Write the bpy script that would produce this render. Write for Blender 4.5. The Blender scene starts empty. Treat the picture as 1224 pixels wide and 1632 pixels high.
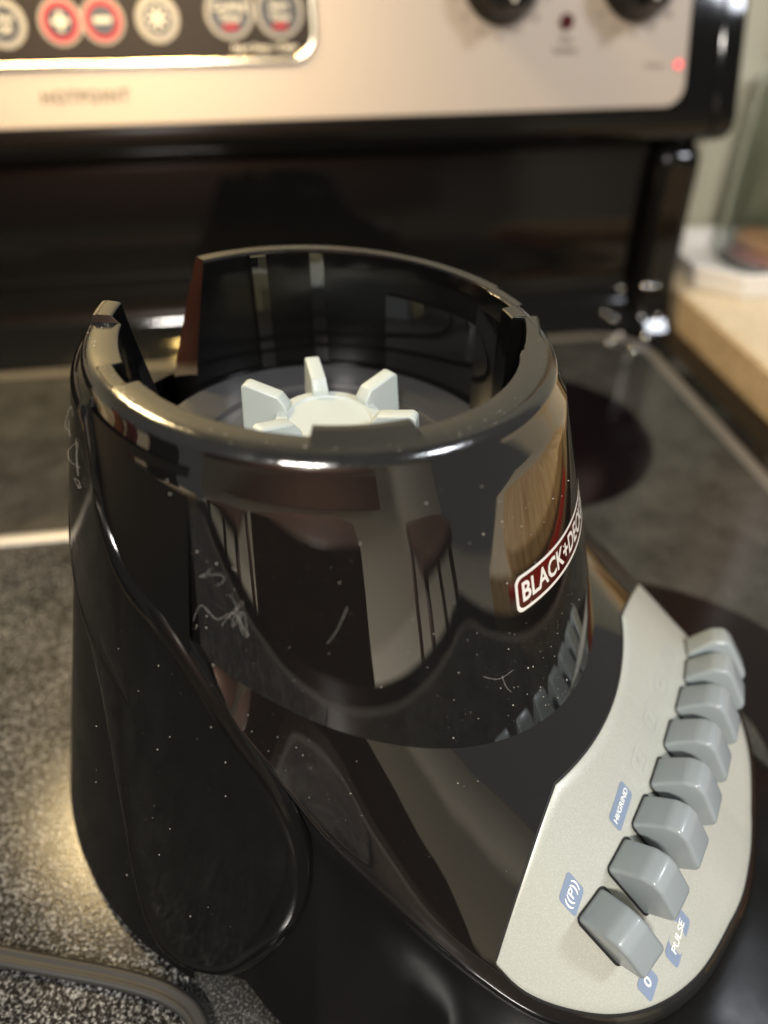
import bpy, bmesh, math, random
import numpy as np
from mathutils import Vector, Matrix

random.seed(7)
rng = np.random.default_rng(7)
scene = bpy.context.scene
COL = scene.collection

# ------------------------------------------------------------------ camera
CAM = (0.016, -0.196, 0.270)
cam_d = bpy.data.cameras.new('camera')
cam = bpy.data.objects.new('camera', cam_d)
COL.objects.link(cam)
cam.location = CAM
cam.rotation_euler = (Matrix.Rotation(math.radians(90 - 38.5), 3, 'X')
                      @ Matrix.Rotation(math.radians(-0.2), 3, 'Z')).to_euler()
cam_d.sensor_fit = 'VERTICAL'
cam_d.sensor_height = 36.0
cam_d.lens = 36.0 * 1226.0 / 1632.0
cam_d.clip_start = 0.01
cam_d.clip_end = 60.0
cam_d.dof.use_dof = True
cam_d.dof.focus_distance = 0.212
cam_d.dof.aperture_fstop = 5.0
cam_d.dof.aperture_blades = 0
scene.camera = cam

# ------------------------------------------------------------------ world (dim room light) and lamps
world = bpy.data.worlds.new('World')
scene.world = world
world.use_nodes = True
bg = world.node_tree.nodes['Background']
bg.inputs['Color'].default_value = (1.0, 0.94, 0.86, 1)
bg.inputs['Strength'].default_value = 0.24

def area(name, loc, target, size, size_y, power, color):
    d = bpy.data.lights.new(name, 'AREA')
    d.shape = 'RECTANGLE'; d.size = size; d.size_y = size_y
    d.energy = power; d.color = color
    o = bpy.data.objects.new(name, d); COL.objects.link(o)
    o.location = loc
    o.rotation_euler = (Vector(target) - Vector(loc)).to_track_quat('-Z', 'Y').to_euler()
    return o

area('hood_and_fill_lamp', (-0.30, 0.31, 0.62), (-0.22, 0.24, 0.0), 0.13, 0.09, 5.2, (1.0, 0.74, 0.37))
plate_fill = area('hood_and_fill_lamp', (-0.16, 0.22, 0.60), (-0.15, 0.375, 0.17), 0.08, 0.08, 0.62, (1.0, 0.66, 0.20))  # added warm spot that gilds the left of the control plate
plate_fill.data.spread = math.radians(56)
area('ceiling_and_fill_lamp', (1.30, -0.50, 1.38), (0.1, 0.0, 0.0), 0.28, 0.28, 24.0, (0.88, 0.92, 1.0))
area('ceiling_and_fill_lamp', (-0.1, -1.45, 1.45), (-0.1, -2.10, -0.4), 0.30, 0.30, 165.0, (1.0, 0.95, 0.87))  # added fill, brightens the wall and floor that the shell mirrors

scene.view_settings.view_transform = 'Standard'
scene.view_settings.look = 'None'
scene.view_settings.gamma = 1.0
scene.view_settings.use_curve_mapping = False
scene.view_settings.exposure = -0.35
scene.cycles.use_denoising = True
scene.cycles.max_bounces = 10
scene.cycles.glossy_bounces = 6
scene.cycles.transmission_bounces = 8
scene.cycles.sample_clamp_indirect = 6.0

# ------------------------------------------------------------------ helpers
def link(o, parent=None, label=None, cat=None, group=None, kind=None):
    COL.objects.link(o)
    if parent is not None: o.parent = parent
    if label: o['label'] = label
    if cat: o['category'] = cat
    if group: o['group'] = group
    if kind: o['kind'] = kind
    return o

def empty(name, loc=(0, 0, 0), rz=0, **kw):
    o = bpy.data.objects.new(name, None)
    o.location = loc; o.rotation_euler = (0, 0, rz); o.empty_display_size = 0.02
    return link(o, **kw)

def mesh(name, verts, faces, mat=None, parent=None, smooth=True, sharp=40, **kw):
    me = bpy.data.meshes.new(name)
    me.from_pydata([tuple(map(float, v)) for v in verts], [], [tuple(map(int, f)) for f in faces])
    me.update()
    bm = bmesh.new(); bm.from_mesh(me)
    bmesh.ops.recalc_face_normals(bm, faces=bm.faces)
    bm.to_mesh(me); bm.free()
    if smooth:
        me.polygons.foreach_set('use_smooth', [True] * len(me.polygons))
        if sharp: me.set_sharp_from_angle(angle=math.radians(sharp))
    if mat: me.materials.append(mat)
    return link(bpy.data.objects.new(name, me), parent, **kw)

def bm_obj(name, bm, mat=None, parent=None, smooth=True, sharp=40, **kw):
    me = bpy.data.meshes.new(name)
    bmesh.ops.recalc_face_normals(bm, faces=bm.faces)
    bm.to_mesh(me); bm.free()
    if smooth:
        me.polygons.foreach_set('use_smooth', [True] * len(me.polygons))
        if sharp: me.set_sharp_from_angle(angle=math.radians(sharp))
    if mat: me.materials.append(mat)
    return link(bpy.data.objects.new(name, me), parent, **kw)

def grid_faces(nr, nc, closed=False, off=0):
    f = []
    for i in range(nr - 1):
        for j in range(nc if closed else nc - 1):
            k = (j + 1) % nc
            f.append((off + i * nc + j, off + i * nc + k, off + (i + 1) * nc + k, off + (i + 1) * nc + j))
    return f

def bevel(o, w, seg=3, angle=30):
    m = o.modifiers.new('bevel', 'BEVEL'); m.width = w; m.segments = seg
    m.limit_method = 'ANGLE'; m.angle_limit = math.radians(angle); m.harden_normals = False
    return o

def box_bm(bm, x0, x1, y0, y1, z0, z1):
    vs = [bm.verts.new(p) for p in ((x0, y0, z0), (x1, y0, z0), (x1, y1, z0), (x0, y1, z0),
                                    (x0, y0, z1), (x1, y0, z1), (x1, y1, z1), (x0, y1, z1))]
    for f in ((0, 3, 2, 1), (4, 5, 6, 7), (0, 1, 5, 4), (1, 2, 6, 5), (2, 3, 7, 6), (3, 0, 4, 7)):
        bm.faces.new([vs[i] for i in f])

def box(name, x0, x1, y0, y1, z0, z1, mat, parent=None, bev=0, **kw):
    bm = bmesh.new(); box_bm(bm, x0, x1, y0, y1, z0, z1)
    o = bm_obj(name, bm, mat, parent, smooth=bool(bev), **kw)
    if bev: bevel(o, bev)
    return o

def lathe(name, prof, mat, parent=None, n=48, loc=(0, 0, 0), **kw):
    v = []
    for r, z in prof:
        for k in range(n):
            a = 2 * math.pi * k / n
            v.append((loc[0] + r * math.cos(a), loc[1] + r * math.sin(a), loc[2] + z))
    f = grid_faces(len(prof), n, True)
    if prof[0][0] > 1e-6: f.append(tuple(range(n)))
    if prof[-1][0] > 1e-6: f.append(tuple(range((len(prof) - 1) * n, len(prof) * n)))
    return mesh(name, v, f, mat, parent, **kw)

def tube(name, pts, rad, mat, parent=None, n=8, **kw):
    pts = [Vector(p) for p in pts]
    v = []; up = Vector((0, 0, 1))
    prevn = None
    for i, p in enumerate(pts):
        t = (pts[min(i + 1, len(pts) - 1)] - pts[max(i - 1, 0)]).normalized()
        if prevn is None:
            a = t.cross(up)
            if a.length < 1e-4: a = t.cross(Vector((1, 0, 0)))
            a.normalize()
        else:
            a = (prevn - t * prevn.dot(t)).normalized()
        prevn = a
        b = t.cross(a)
        r = rad(i / (len(pts) - 1)) if callable(rad) else rad
        for k in range(n):
            q = 2 * math.pi * k / n
            v.append(p + a * (r * math.cos(q)) + b * (r * math.sin(q)))
    f = grid_faces(len(pts), n, True)
    f += [tuple(range(n)), tuple(range((len(pts) - 1) * n, len(pts) * n))]
    return mesh(name, v, f, mat, parent, sharp=None, **kw)

def spline(pts, n):
    """Catmull-Rom through the points."""
    P = np.array(pts, float); out = []
    m = len(P) - 1
    for s in np.linspace(0, m, n):
        i = min(int(s), m - 1); t = s - i
        p0, p1, p2, p3 = P[max(i - 1, 0)], P[i], P[i + 1], P[min(i + 2, m)]
        out.append(.5 * ((2 * p1) + (-p0 + p2) * t + (2 * p0 - 5 * p1 + 4 * p2 - p3) * t * t
                         + (-p0 + 3 * p1 - 3 * p2 + p3) * t ** 3))
    return np.array(out)

def text_geo(s, size, bold=0.0, align='CENTER', spacing=1.0, res=3):
    c = bpy.data.curves.new('lettering', 'FONT')
    c.body = s; c.size = size; c.align_x = align; c.align_y = 'CENTER'
    c.offset = bold * size; c.resolution_u = res; c.space_character = spacing; c.fill_mode = 'FRONT'
    o = bpy.data.objects.new('lettering', c); COL.objects.link(o)
    dg = bpy.context.evaluated_depsgraph_get(); dg.update()
    me = bpy.data.meshes.new_from_object(o.evaluated_get(dg))
    v = [tuple(x.co) for x in me.vertices]; f = [tuple(p.vertices) for p in me.polygons]
    bpy.data.objects.remove(o); bpy.data.curves.remove(c); bpy.data.meshes.remove(me)
    return v, f

def rounded_rect(w, h, r, n=6):
    out = []
    for cx, cy, a0 in ((w / 2 - r, h / 2 - r, 0), (-w / 2 + r, h / 2 - r, 90),
                       (-w / 2 + r, -h / 2 + r, 180), (w / 2 - r, -h / 2 + r, 270)):
        for k in range(n + 1):
            a = math.radians(a0 + 90 * k / n)
            out.append((cx + r * math.cos(a), cy + r * math.sin(a)))
    return out

def ring_geo(outer, inner):
    n = len(outer)
    return list(outer) + list(inner), [(k, (k + 1) % n, n + (k + 1) % n, n + k) for k in range(n)]

# ------------------------------------------------------------------ materials
def mat(name, color, rough=0.5, metal=0.0, ior=1.5, **kw):
    m = bpy.data.materials.new(name); m.use_nodes = True
    b = m.node_tree.nodes['Principled BSDF']
    b.inputs['Base Color'].default_value = (*color, 1)
    b.inputs['Roughness'].default_value = rough
    b.inputs['Metallic'].default_value = metal
    b.inputs['IOR'].default_value = ior
    for k, val in kw.items():
        b.inputs[k].default_value = val
    return m

def nodes(m):
    nt = m.node_tree
    return nt, nt.nodes['Principled BSDF']

def noise(nt, scale, detail=3, rough=.6, coord='Object', vec=None):
    n = nt.nodes.new('ShaderNodeTexNoise'); n.inputs['Scale'].default_value = scale
    n.inputs['Detail'].default_value = detail; n.inputs['Roughness'].default_value = rough
    tc = nt.nodes.new('ShaderNodeTexCoord')
    nt.links.new(tc.outputs[coord] if vec is None else vec, n.inputs['Vector'])
    return n

def ramp(nt, src, stops):
    r = nt.nodes.new('ShaderNodeValToRGB')
    el = r.color_ramp.elements
    while len(el) < len(stops): el.new(.5)
    for e, (p, c) in zip(el, stops):
        e.position = p; e.color = c if len(c) == 4 else (*c, 1)
    nt.links.new(src, r.inputs['Fac'])
    return r

def bump(nt, b, src, strength, dist):
    bp = nt.nodes.new('ShaderNodeBump'); bp.inputs['Strength'].default_value = strength
    bp.inputs['Distance'].default_value = dist
    nt.links.new(src, bp.inputs['Height']); nt.links.new(bp.outputs['Normal'], b.inputs['Normal'])

def gloss_black(name, r0, r1, scale=60, col=(.0045, .0044, .0043)):
    m = mat(name, col, r0)
    nt, b = nodes(m)
    n = noise(nt, scale, 5)
    r = ramp(nt, n.outputs['Fac'], [(.42, (r0,) * 3), (.72, (r1,) * 3)])
    nt.links.new(r.outputs['Color'], b.inputs['Roughness'])
    return m

M = {}
M['shell'] = gloss_black('glossy_black_plastic', .02, .05)
M['shell'].node_tree.nodes['Principled BSDF'].inputs['IOR'].default_value = 2.0
nt, b = nodes(M['shell'])
n = noise(nt, 34, 2, .5); bump(nt, b, n.outputs['Fac'], .10, .0006)
M['rim'] = gloss_black('worn_black_plastic', .07, .24, 160, (.006, .006, .006))
M['rim'].node_tree.nodes['Principled BSDF'].inputs['IOR'].default_value = 2.0
nt, b = nodes(M['rim'])
n = noise(nt, 1400, 2); bump(nt, b, n.outputs['Fac'], .12, .0004)
M['tub'] = gloss_black('tub_black_plastic', .12, .22, 60, (.003, .003, .003))
M['tub'].node_tree.nodes['Principled BSDF'].inputs['IOR'].default_value = 1.42
M['lower'] = gloss_black('satin_black_plastic', .30, .42, 40, (.004, .004, .0038))
M['lower'].node_tree.nodes['Principled BSDF'].inputs['IOR'].default_value = 1.25
M['pad'] = gloss_black('soft_black_plastic', .10, .17, 40, (.004, .004, .0037))
M['pad'].node_tree.nodes['Principled BSDF'].inputs['IOR'].default_value = 1.36

M['panel'] = mat('champagne_silver_paint', (.60, .60, .50), .38, .25)
nt, b = nodes(M['panel'])
n = noise(nt, 2300, 2, .7)
r = ramp(nt, n.outputs['Fac'], [(.30, (.39, .40, .35)), (.52, (.43, .44, .39)), (.72, (.51, .515, .465))])
nt.links.new(r.outputs['Color'], b.inputs['Base Color'])
bump(nt, b, n.outputs['Fac'], .10, .0002)
M['gasket'] = mat('matte_black_gasket', (.006, .006, .006), .6)
M['button'] = mat('blue_grey_button_plastic', (.235, .265, .275), .25)
nt, b = nodes(M['button'])
n = noise(nt, 900, 2); bump(nt, b, n.outputs['Fac'], .05, .0002)
M['ink_blue'] = mat('blue_grey_print', (.17, .215, .30), .5)
M['ink_pale'] = mat('pale_print', (.80, .81, .76), .5)
M['ink_faint'] = mat('faint_grey_print', (.40, .41, .40), .5)
M['coupling'] = mat('ivory_nylon', (.41, .45, .43), .42, **{'Subsurface Weight': .12, 'Subsurface Radius': (.002, .002, .0015)})
M['floor_plate'] = mat('grey_tub_plate', (.045, .045, .047), .28)
M['white_ink'] = mat('white_badge_print', (.66, .62, .56), .4)
M['badge_mirror_red'] = mat('painted_red_reflection', (.045, .004, .0035), .06, ior=1.8)  # a mirrored red put into the badge colour
M['cord'] = mat('dark_grey_vinyl', (.016, .0155, .015), .55)
M['dust'] = mat('dust', (.52, .48, .42), .8)
M['lint'] = mat('lint', (.62, .58, .52), .8)

# ceramic glass: dark and glossy with a faint fine speckle; the board: pale-and-dark granite speckle
def speckle(name, stops, rough, ior, scale, bstr, bdist, rvar):
    m = mat(name, (.03, .03, .03), rough, ior=ior)
    nt, b = nodes(m)
    n1 = noise(nt, scale, 3, .65); n2 = noise(nt, 38, 5, .7)
    r = ramp(nt, n1.outputs['Fac'], stops)
    r2 = ramp(nt, n2.outputs['Fac'], [(.36, (.50, .50, .50)), (.64, (1, 1, 1))])
    mx = nt.nodes.new('ShaderNodeMix'); mx.data_type = 'RGBA'; mx.blend_type = 'MULTIPLY'
    mx.inputs[0].default_value = 1
    nt.links.new(r.outputs['Color'], mx.inputs[6]); nt.links.new(r2.outputs['Color'], mx.inputs[7])
    nt.links.new(mx.outputs[2], b.inputs['Base Color'])
    rr = ramp(nt, n2.outputs['Fac'], [(.35, (rough,) * 3), (.7, (rough + rvar,) * 3)])
    nt.links.new(rr.outputs['Color'], b.inputs['Roughness'])
    bump(nt, b, n1.outputs['Fac'], bstr, bdist)
    return m
M['glass'] = speckle('speckled_ceramic_glass', [(.44, (.020, .0197, .018)), (.56, (.050, .049, .044)), (.68, (.17, .163, .148))], .09, 1.45, 1150, .03, .0003, .06)
M['granite'] = speckle('speckled_board_glass', [(.43, (.005, .005, .005)), (.53, (.045, .0445, .044)), (.64, (.26, .255, .245))], .13, 1.36, 820, .12, .0005, .08)
M['board_trim'] = mat('pale_metal_trim', (.44, .43, .42), .45, .4)
M['burner'] = mat('dark_burner_print', (.004, .0025, .003), .12, ior=1.35)
M['trim'] = mat('ground_glass_edge', (.11, .10, .085), .30)
M['enamel'] = gloss_black('black_enamel', .05, .09, 12, (.004, .0038, .0035))
M['enamel'].node_tree.nodes['Principled BSDF'].inputs['IOR'].default_value = 1.36
M['plate'] = mat('brushed_champagne_plate', (.375, .315, .255), .45, .2)
nt, b = nodes(M['plate'])
tc = nt.nodes.new('ShaderNodeTexCoord'); mp = nt.nodes.new('ShaderNodeMapping')
mp.inputs['Scale'].default_value = (6, 900, 900); nt.links.new(tc.outputs['Object'], mp.inputs['Vector'])
n = noise(nt, 1.0, 3, vec=mp.outputs['Vector']); bump(nt, b, n.outputs['Fac'], .05, .0002)
M['chrome'] = mat('warm_polished_trim', (.80, .72, .55), .18, 1.0)
M['overlay'] = mat('dark_display_film', (.020, .0135, .008), .45, ior=1.25)
M['grey_ring'] = mat('grey_key_ring', (.30, .28, .25), .5)
M['red_ring'] = mat('red_key_ring', (.36, .02, .028), .5, ior=1.3)
M['key_dark'] = mat('dark_key_face', (.012, .011, .010), .4)
M['key_white'] = mat('pale_key_print', (.55, .52, .45), .5)
M['print_grey'] = mat('grey_plate_print', (.06, .045, .03), .6)
M['print_soft'] = mat('soft_plate_print', (.14, .11, .10), .6)
M['knob'] = gloss_black('black_knob_plastic', .10, .16)
M['lens'] = mat('dark_red_lens', (.06, .006, .010), .15)
M['led'] = mat('lit_red_led', (.8, .05, .06), .4)
nt, b = nodes(M['led'])
b.inputs['Emission Color'].default_value = (1.0, .10, .12, 1); b.inputs['Emission Strength'].default_value = 1.6
M['counter'] = mat('beige_laminate', (.60, .50, .34), .4)
nt, b = nodes(M['counter'])
n = noise(nt, 260, 3); r = ramp(nt, n.outputs['Fac'], [(.35, (.50, .40, .26)), (.65, (.68, .58, .41))])
nt.links.new(r.outputs['Color'], b.inputs['Base Color'])
M['counter_edge'] = mat('tan_laminate_edge', (.46, .31, .15), .45)
nt, b = nodes(M['counter_edge'])
n = noise(nt, 120, 3); r = ramp(nt, n.outputs['Fac'], [(.35, (.42, .30, .17)), (.65, (.58, .44, .27))])
nt.links.new(r.outputs['Color'], b.inputs['Base Color'])
M['wall'] = mat('green_beige_paint', (.46, .44, .34), .7)
M['tray'] = mat('white_glazed_ceramic', (.78, .76, .72), .25)
M['jar'] = mat('clear_glass', (.93, .98, .95), .0, **{'Transmission Weight': 1.0})
M['biscuit'] = mat('orange_biscuit', (.55, .27, .10), .7)
nt, b = nodes(M['biscuit'])
n = noise(nt, 120, 3); r = ramp(nt, n.outputs['Fac'], [(.35, (.40, .16, .10)), (.65, (.66, .36, .14))])
nt.links.new(r.outputs['Color'], b.inputs['Base Color'])
M['pink_biscuit'] = mat('pink_biscuit', (.52, .22, .20), .7)

def wood_mat(name, c0, c1, axis_scale):
    m = mat(name, c0, .35)
    nt, b = nodes(m)
    tc = nt.nodes.new('ShaderNodeTexCoord'); mp = nt.nodes.new('ShaderNodeMapping')
    mp.inputs['Scale'].default_value = axis_scale; nt.links.new(tc.outputs['Object'], mp.inputs['Vector'])
    n = noise(nt, 5, 5, .6, vec=mp.outputs['Vector'])
    r = ramp(nt, n.outputs['Fac'], [(.3, c0), (.7, c1)])
    nt.links.new(r.outputs['Color'], b.inputs['Base Color'])
    return m
M['board'] = wood_mat('added_golden_board_wood', (.46, .27, .10), (.74, .52, .27), (2, 30, 8))
M['dark_wood'] = wood_mat('added_props_dark_wood', (.050, .026, .018), (.095, .050, .034), (2, 2, 12))
M['grey_wall'] = mat('grey_beige_wall_paint', (.66, .61, .52), .8)
M['floor'] = mat('grey_beige_floor_tile', (.66, .61, .51), .4)
M['ceiling'] = mat('matte_ceiling_paint', (.62, .58, .52), .9)
M['amber'] = mat('added_amber_bottle_plastic', (.26, .07, .025), .2)
M['tan_wood'] = wood_mat('tan_panel_wood', (.46, .32, .20), (.56, .41, .27), (3, 3, 30))
M['drop'] = mat('sparkle_mirror_metal', (.85, .85, .85), .03, 1.0)  # bare metal, so the added domes sparkle
M['maroon'] = mat('added_canister_enamel', (.10, .018, .016), .3)
M['added_red_plastic'] = mat('added_red_plastic', (.55, .03, .02), .3)

#GEO-BEGIN
# ------------------------------------------------------------------ blender base: shape functions (metres)
# u runs to the front of the appliance, v to the side that faces us, z up; th = atan2(v, u)
AL = math.radians(-28)
EU = (math.cos(AL), math.sin(AL)); EV = (math.sin(AL), -math.cos(AL))
LEAN = .065                     # the collar leans a little towards the front
def W(u, v, z):
    return (u * EU[0] + v * EV[0], u * EU[1] + v * EV[1], z)
def WL(u, v, zz):
    x = u * EU[0] + v * EV[0]
    return (x, u * EU[1] + v * EV[1], zz - LEAN * x)
ZT = .1785
def r_col(th, zz):              # outer wall of the collar
    return .0645 + (.12 + .14 * (.5 + .5 * math.cos(th))) * (ZT - zz)
def r_cone(zz):                 # flared back and side legs
    return .0655 + .25 * (.178 - zz)
KP = [(2, 76.6, 126.5), (9, 78.4, 121.5), (16, 79.4, 113.5), (21, 79.6, 106), (26.6, 79.5, 98.5), (34.5, 79.2, 86),
      (45, 79, 72.5), (54, 79, 65.5), (63.5, 78.8, 58), (76.4, 78.4, 47.5), (88, 77.4, 39), (97, 76, 32.5), (106.4, 73.6, 27),
      (116, 69.8, 23.5), (126, 64.3, 21), (136, 55.5, 19.5), (145, 42.5, 18.5), (151, 27.5, 18), (155, 12, 18), (155.7, 0, 18)]
_k = np.array(sorted((math.degrees(math.atan2(v, u)), math.hypot(u, v) / 1e3, z / 1e3) for u, v, z in KP))
_kt = np.concatenate([-_k[:0:-1, 0], _k[:, 0]]); _kr = np.concatenate([_k[:0:-1, 1], _k[:, 1]]); _kz = np.concatenate([_k[:0:-1, 2], _k[:, 2]])
def _herm(x, X, Yv):
    i = int(np.clip(np.searchsorted(X, x) - 1, 0, len(X) - 2))
    def sl(j):
        a, c = max(j - 1, 0), min(j + 1, len(X) - 1)
        return (Yv[c] - Yv[a]) / (X[c] - X[a])
    h = X[i + 1] - X[i]; t = (x - X[i]) / h
    return ((2 * t ** 3 - 3 * t * t + 1) * Yv[i] + (t ** 3 - 2 * t * t + t) * h * sl(i)
            + (-2 * t ** 3 + 3 * t * t) * Yv[i + 1] + (t ** 3 - t * t) * h * sl(i + 1))
TH_K = _k[-1, 0]
def far(v):                     # the far wing of the apron sits a little higher
    return .22 * max(0.0, -v - .012)
def k_out(thd):                 # outer lower edge of the apron: radius, height
    t = max(-TH_K, min(TH_K, thd))
    r = float(_herm(t, _kt, _kr)) + .006 * max(0, math.sin(math.radians(-t) * 2)) ** 2
    r += .0016 * max(0.0, 1 - ((abs(t) - 24) / 16) ** 2)
    return r, float(_herm(t, _kt, _kz)) + min(far(r * math.sin(math.radians(t))), .014)
def seam(thd):                  # where the apron meets the collar: radius, leaned height
    th = math.radians(thd); zz = .1
    for _ in range(30):
        zz = .5 * zz + .5 * (.1262 - .42 * r_col(th, zz) * math.cos(th))
    return r_col(th, zz), zz
def seam_pt(thd):
    r, zz = seam(thd); th = math.radians(thd)
    return r * math.cos(th), r * math.sin(th), WL(r * math.cos(th), r * math.sin(th), zz)[2]
def loft_z(thd, r):             # apron / control panel surface
    u, v, zs = seam_pt(thd); rs = math.hypot(u, v); ro, zo = k_out(thd)
    t = (r - rs) / max(ro - rs, 1e-5)
    w = max(0.0, min(1.0, t)) * 0
    return zs + (zo - zs) * t + w
def loft_uv(u, v):
    return loft_z(math.degrees(math.atan2(v, u)), math.hypot(u, v))
#GEO-END

# ------------------------------------------------------------------ the blender base
base = empty('blender_base', (0, 0, 0), label='black blender motor base with grey push buttons standing on the cooktop', cat='blender base')
DEG = math.pi / 180

# --- collar: ring wall with a handle slot at the back
GAP_L, GAP_R = 157.0, -161.0
def warp(thd, zz):
    """Columns behind 100 degrees follow the slanting edges of the handle slot."""
    k = max(0.0, min(1.0, (ZT - zz) / .040)) * 11.0
    if thd > 100: return 100 + (thd - 100) * (GAP_L + k - 100) / (GAP_L - 100)
    if thd < -100: return -100 + (thd + 100) * (GAP_R - k + 100) / (GAP_R + 100)
    return thd
def r_in(t):                    # inner edge of the rim
    if t > 148: return .0560
    if t > 124: return .0540
    if t > 113: return .0566
    if t > 62: return .0536
    if t > 36.5: return .0506
    if t > -22: return .0532
    if t > -43: return .0540 + .0052 * ((-22 - t) / 21) ** 1.2
    if t > -50: return .0552
    if t > -63: return .0585
    return .0597
def z_top(t):                   # small steps in the rim height
    if 36.5 < t < 62: return .0011
    if t > 148: return .0020
    return 0.0
cols = [GAP_R]
steps = [-63, -50, -43, 36.5, 62, 113, 124, 148]
for t in np.arange(-160, 157, 1.5): cols.append(float(t))
for s_ in steps: cols += [s_ - .25, s_ + .25]
cols.append(GAP_L); cols = sorted(set(cols))
prof_n = None; V = []
for t in cols:
    th0 = t * DEG
    tb = abs(t)
    zb = seam(t)[1] - .0012 if tb < 88 else .1255 - .004 * min(1, (tb - 88) / 20)
    ri = r_in(t); dz = z_top(t)
    pr = []
    for zz in np.linspace(zb, .1690, 16): pr.append((r_col(warp(t, zz) * DEG, zz), zz))
    ro = .0640
    for a in (0, 18, 36, 54, 72, 90):                      # rolled outer edge
        q = a * DEG
        pr.append((ro - .0042 + .0042 * math.cos(q), ZT - .0046 + .0046 * math.sin(q) + (dz if a > 60 and t > 148 else 0)))
    pr.append((max(ri + .0042, .0565 if t <= 148 else .0585), ZT + (dz if t > 148 else 0)))
    pr.append((ri + .0036, ZT + dz))
    for a in (90, 60, 30, 0):                              # inner lip
        q = a * DEG
        pr.append((ri + .0008 - .0008 * math.cos(q) * 1.0, ZT + dz - .0009 + .0008 * math.sin(q)))
    for zz in (.172, .166, .158, .148, .1375):
        pr.append((ri - .0012 * (ZT - zz) / .04, zz))
    pr.append((.046, .1372))
    prof_n = len(pr)
    for r_, zz in pr:
        th = warp(t, zz) * DEG
        V.append(WL(r_ * math.cos(th), r_ * math.sin(th), zz))
nc = len(cols)
F = []
for j in range(nc - 1):
    for i in range(prof_n - 1):
        F.append((j * prof_n + i, (j + 1) * prof_n + i, (j + 1) * prof_n + i + 1, j * prof_n + i + 1))
i0 = 6
F.append(tuple(range(0, prof_n))); F.append(tuple((nc - 1) * prof_n + i for i in range(prof_n)))
collar = mesh('collar', V, F, M['shell'], base, sharp=28)
# worn, scuffed top of the rim: the same ring, its own material on the upper faces
collar.data.materials.append(M['rim']); collar.data.materials.append(M['tub'])
for p in collar.data.polygons:
    i = p.index % (prof_n - 1)
    if p.index < (nc - 1) * (prof_n - 1) and 18 <= i <= 26: p.material_index = 1
    elif p.index < (nc - 1) * (prof_n - 1) and i > 26: p.material_index = 2

# inner ledge ring and vertical ribs of the jar seat
def arc_strip(name, t0, t1, r0, r1, z0, z1, m, n=40, par=base):
    v = []
    for t in np.linspace(t0, t1, n):
        c, s_ = math.cos(t * DEG), math.sin(t * DEG)
        for r_, zz in ((r0, z0), (r1, z0), (r1, z1), (r0, z1)): v.append(WL(r_ * c, r_ * s_, zz))
    f = []
    for j in range(n - 1):
        for k in range(4): f.append((j * 4 + k, j * 4 + (k + 1) % 4, (j + 1) * 4 + (k + 1) % 4, (j + 1) * 4 + k))
    f += [(0, 1, 2, 3), tuple((n - 1) * 4 + k for k in range(4))]
    return mesh(name, v, f, m, par, sharp=30)
arc_strip('jar_ledge', -101, -64, .0612, .0578, .1300, .1655, M['shell'])
arc_strip('jar_rib', -146, -141, .0612, .0572, .1350, .1778, M['shell'], 6)
arc_strip('jar_rib', -126.5, -122, .0612, .0580, .1350, .1778, M['shell'], 6)
arc_strip('jar_rib', -62, -50, .0600, .0545, .1350, .1740, M['shell'], 10)

# tub floor and drive coupling
def wl_lathe(name, prof, m, par, n=56, cu=0, cv=0):
    v = []
    for r_, zz in prof:
        for k in range(n):
            a = 2 * math.pi * k / n
            v.append(WL(cu + r_ * math.cos(a), cv + r_ * math.sin(a), zz))
    f = grid_faces(len(prof), n, True)
    f.append(tuple((len(prof) - 1) * n + k for k in range(n)))
    return mesh(name, v, f, m, par, sharp=30)
wl_lathe('tub_floor', [(.0560, .1376), (.050, .1380), (.0455, .1380), (.0448, .1392), (.0395, .1392), (.0388, .1378), (.0345, .1376), (.034, .1392), (.020, .1396)], M['floor_plate'], base)
cp = wl_lathe('drive_coupling', [(.0165, .1385), (.0165, .1488), (.0158, .1498), (.0126, .1502), (.0120, .1496)], M['coupling'], base)
for k in range(6):
    a = (-13 + 60 * k) * DEG
    ca, sa = math.cos(a), math.sin(a)
    hw = .0029
    sec = [(.0125, .1390), (.0275, .1390), (.0266, .1562), (.0250, .1570), (.0150, .1548), (.0126, .1515)]
    v = []
    for sgn in (-1, 1):
        for r_, zz in sec:
            w = hw * (1.0 - .25 * max(0, (zz - .140) / .02)) * sgn
            v.append(WL(r_ * ca - w * sa, r_ * sa + w * ca, zz))
    ns = len(sec)
    f = [tuple(range(ns)), tuple(range(2 * ns - 1, ns - 1, -1))] + [(i, (i + 1) % ns, ns + (i + 1) % ns, ns + i) for i in range(ns)]
    bevel(mesh('fin', v, f, M['coupling'], cp, sharp=50), .0006, 2)

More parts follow.
